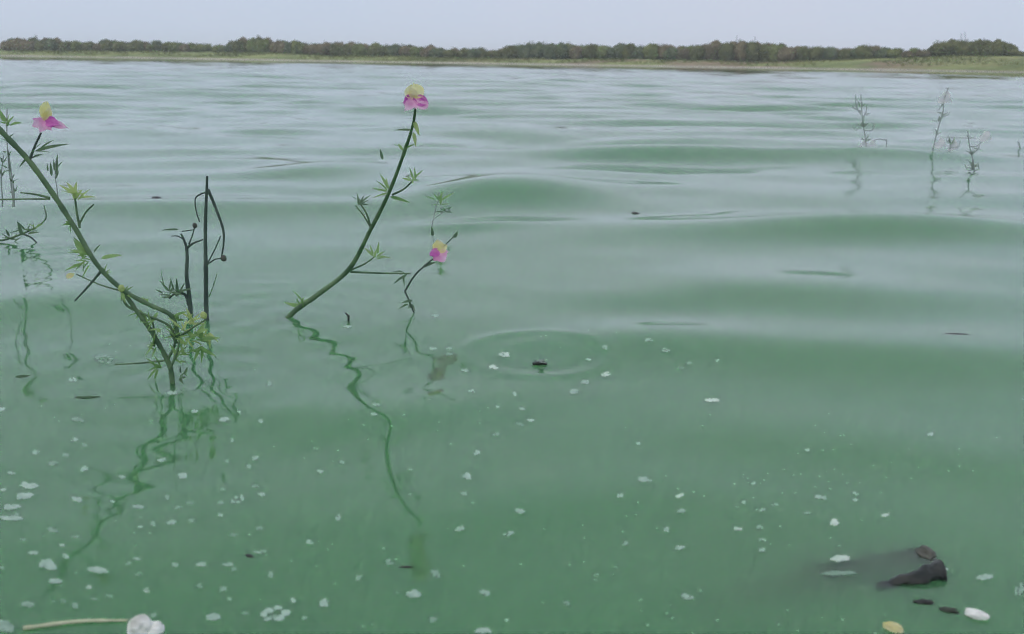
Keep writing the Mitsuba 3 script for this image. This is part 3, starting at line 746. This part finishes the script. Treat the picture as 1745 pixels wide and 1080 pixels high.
for q, (px, py, w, h, b) in enumerate(rows_):
    m = FOAMS[0 if b < 0.75 else 1 if b < 1.15 else 2]
    mesh = fleck_mesh(px, py, w, h, q + 11)
    if (px, py) in BIG:
        single('foam_patch', mesh, m, BIG[(px, py)], 'foam')
        continue
    if px < 160:
        lab, grp = 'small pale foam fleck drifting close to the left edge of the foreground', 'foam flecks by the left edge'
    elif px < 480:
        lab, grp = 'small pale foam fleck drifting by the mirror image of the left plant', 'foam flecks below the left plant'
    elif py < 760:
        lab, grp = 'small pale foam fleck floating around the ripple ring in the middle distance', 'foam flecks around the ripple ring'
    elif px < 960:
        lab, grp = 'small pale foam fleck drifting in the centre foreground', 'foam flecks in the centre foreground'
    else:
        lab, grp = 'small pale foam fleck drifting in the right part of the foreground', 'foam flecks at the right'
    single('foam_fleck', mesh, m, lab, 'foam', grp)
single('foam_patch', fleck_mesh(469, 1046, 46, 26, 5, True), FOAMS[1], 'largest round pale foam patch with a dark hollow in its middle at the bottom edge', 'foam')
single('foam_ring', fleck_mesh(405, 851, 22, 13, 6, True), FOAMS[1], 'small ring-shaped pale foam fleck with an open centre left of the middle', 'foam')
single('foam_ring', fleck_mesh(178, 612, 30, 14, 8, True), FOAMS[0], 'pale ring of scum around a dark speck left of the left plant base', 'foam')

# white shell, straw, petals at the bottom edge
c = on_water(240, 1074)
single('white_shell', cat([lump(c + [0, 0, 0.002], 0.0084, 0.007, 0.0088, 0.38, 12, 4, 1.2), lump(c + [0.0085, 0, 0.0], 0.0064, 0.006, 0.0052, 0.38, 15, 4, 1.2)]), M_WHITE,
       'lumpy white shell fragment at the bottom edge left of centre', 'shell')
a_, b_ = on_water(40, 1073), on_water(218, 1059)
single('straw', tube([a_ + [0, 0, .001], (a_ + b_) / 2 + [0, 0.003, .0012], b_ + [0, 0, .0008]], 0.0016, 0.0008, 8, 0.08), M_STRAW, 'pale straw stem floating at the bottom left edge', 'straw')
for (px, py, L, w, an_, m, lab) in [(1664, 1050, 42, 20, -32, M_WHITE, 'bright white petal floating at the bottom right beside the dark chip'),
                                   (1522, 1072, 34, 16, -30, M_CREAM, 'yellowish white petal cut by the bottom edge at the right')]:
    c = on_water(px, py)
    s = c[1] / F * 1.05
    single('floating_petal', lump(c + [0, 0, 0.0012], L * s / 2, w * s / 2 * 1.3, 0.003, 0.35, int(px), 4, 1.8).apply_transform(trimesh.transformations.rotation_matrix(math.radians(an_), [0, 0, 1], c)), m, lab, 'petal')

# sunken log with its dark broken end above the water
e0, e1 = W(1200, 1130, -0.058), W(1566, 968, -0.0135)
t = thing('sunken_log', 'dark sunken log with its broken end breaking the surface at lower right', 'log')
lg = tube([e0, e0 * 0.6 + e1 * 0.4 + [0, 0, 0.004], e0 * .25 + e1 * .75 + [0, 0, 0.002], e1], 0.030, 0.012, 20, 0.04).subdivide()
v = np.array(lg.vertices); v += (meshkit.fbm(v * 45, 3, 4)[:, None] - 0.5) * 0.016
part(t, 'trunk', trimesh.Trimesh(v, lg.faces, process=False), M_MOSS)
c0, c1 = W(1512, 1000, 0.0), W(1604, 972, 0.006)
en = tube([c0 + [-0.006, 0, -0.004], c0 * .6 + c1 * .4 + [0, 0, 0.000], c1 * .9 + c0 * .1 + [0, 0, -0.001], c1 + [0, 0, -0.002]], 0.0038, 0.0076, 16, 0.03).subdivide().subdivide()
v = np.array(en.vertices); v += (meshkit.fbm(v * 110, 4, 9)[:, None] - 0.5) * 0.009
part(t, 'broken_end', trimesh.Trimesh(v, en.faces, process=False), M_BARK, label='blackish broken end above the water')
part(t, 'knob', lump(W(1578, 950, -0.0015), 0.0065, 0.011, 0.0065, 0.5, 6, 4), M_BARK_MOSS)
# dark chips
def chip(px, py, L, w, hgt, an_, lab, m=M_BARK):
    c = on_water(px, py)
    s = c[1] / F
    ms = lump(c, L * s / 2, w * s / 2, hgt * 0.8, 0.8, int(px + py), 4, 2.4)
    ms.apply_transform(trimesh.transformations.rotation_matrix(math.radians(an_), [0, 0, 1], c))
    single('dark_chip', ms, m, lab, 'debris')


chip(1574, 1026, 36, 14, 0.002, -4, 'dark green chip floating just below the sunken log')
chip(1616, 1040, 30, 16, 0.002, -20, 'grey-brown chip touching the bright white petal at lower right', M_BARK_MOSS)
chip(1630, 569, 42, 10, 0.001, 0, 'thin dark sliver floating alone at the right')
chip(265, 338, 14, 26, 0.004, 0, 'tiny dark speck floating above the leaning left stem')
chip(1083, 363, 12, 20, 0.003, 0, 'tiny dark speck on the wave right of the middle plant')
chip(425, 947, 18, 10, 0.001, -40, 'small dark speck among the foam flecks in the lower left')
chip(148, 677, 38, 12, 0.001, 10, 'dark leaf fragment floating left of the left plant base', M_LEAF_DARK)
chip(38, 641, 18, 14, 0.001, 20, 'small dark leaf fragment near the left edge', M_LEAF_DARK)
chip(693, 966, 24, 7, 0.0008, 0, 'thin dark fleck at the bottom near the middle plant reflection')
c = on_water(590, 545)
t = thing('floating_twig', 'short dark twig standing up from the water right of the middle stem base', 'twig')
part(t, 'stub', tube([c + [0.003, 0, -0.03], c + [0.003, 0, 0.0], c + [0.0042, 0, 0.007]], 0.0018, 0.0012, 8, 0.1), M_BARK)
part(t, 'side_twig', tube([c + [0.004, 0, 0.004], c + [0.001, 0, 0.008], c + [-0.001, 0, 0.010]], 0.0014, 0.0008, 6), M_BARK)
single('dark_flotsam', blade(P(652, 272, d0 + .3), P(648, 254, d0 + .3) - P(652, 272, d0 + .3), 0.018, 0.005, [0.3, -1, 0.2]), M_LEAF_DARK,
       'small dark curved leaf hanging in front of the waves left of the middle stem', 'leaf')

# insect in the ring
c = on_water(917, 621)
t = thing('insect', 'small dark insect floating in the middle of the ripple ring', 'insect')
part(t, 'body', cat([lump(c + [0.000, 0, .0015], 0.0042, 0.0028, 0.0022, 0.1, 1, 3), lump(c + [0.0056, 0.001, .0013], 0.0056, 0.003, 0.0022, 0.1, 2, 3), lump(c + [-0.0048, -0.001, .0013], 0.0022, 0.0022, 0.0018, 0.1, 3, 3)]), M_INSECT)
for s_ in (-1, 1):
    part(t, 'wing', blade(c + [0, 0.001 * s_, .003], [0.9, 0.55 * s_, 0.12], 0.013, 0.005, [0, 0, 1], 0.05), M_WING)
    for x_ in (-0.002, 0.0005, 0.003):
        p0 = c + [x_, 0.002 * s_, .001]
        part(t, 'leg', tube([p0, p0 + [x_ * 0.8, 0.0035 * s_, .002], p0 + [x_ * 1.6, 0.0065 * s_, -0.0008]], 0.0005, 0.0003, 5), M_INSECT)

if HAZE:
    scene['haze'] = {'type': 'cube', 'to_world': T().translate([0, 300, 1.0]).scale([600, 620, 3.2]), 'bsdf': {'type': 'null'}, 'interior': {'type': 'ref', 'id': 'haze_air'}}
    labels['haze'] = {'label': 'thin haze over the lake', 'kind': 'stuff', 'category': 'haze'}

# faint specks of scum, far too small to count
_s = np.random.default_rng(99)
sx, sy = [], []
for _ in range(34):
    c = on_water(_s.uniform(-60, 1800), 560 + 520 * _s.random() ** 0.8)
    n_ = _s.integers(2, 9)
    sx += list(c[0] + _s.normal(0, 0.03, n_)); sy += list(c[1] + _s.normal(0, 0.022, n_))
sx, sy = np.array(sx), np.array(sy)
sr = _s.uniform(0.0004, 0.0011, len(sx))
iv = np.array(_ICO.vertices)
sv = iv[None] * (sr[:, None] * np.array([1, 1, 0.5]))[:, None] + np.stack([sx, sy, height(sx, sy)], -1)[:, None]
sf_ = (np.arange(len(sx))[:, None, None] * len(iv) + np.asarray(_ICO.faces)[None]).reshape(-1, 3)
scene['scum_specks'] = mikit.ply(trimesh.Trimesh(sv.reshape(-1, 3), sf_, process=False), FOAMS[0], smooth=True)
labels['scum_specks'] = {'label': 'faint pale green scum specks dotted over the foreground water', 'category': 'scum', 'kind': 'stuff'}
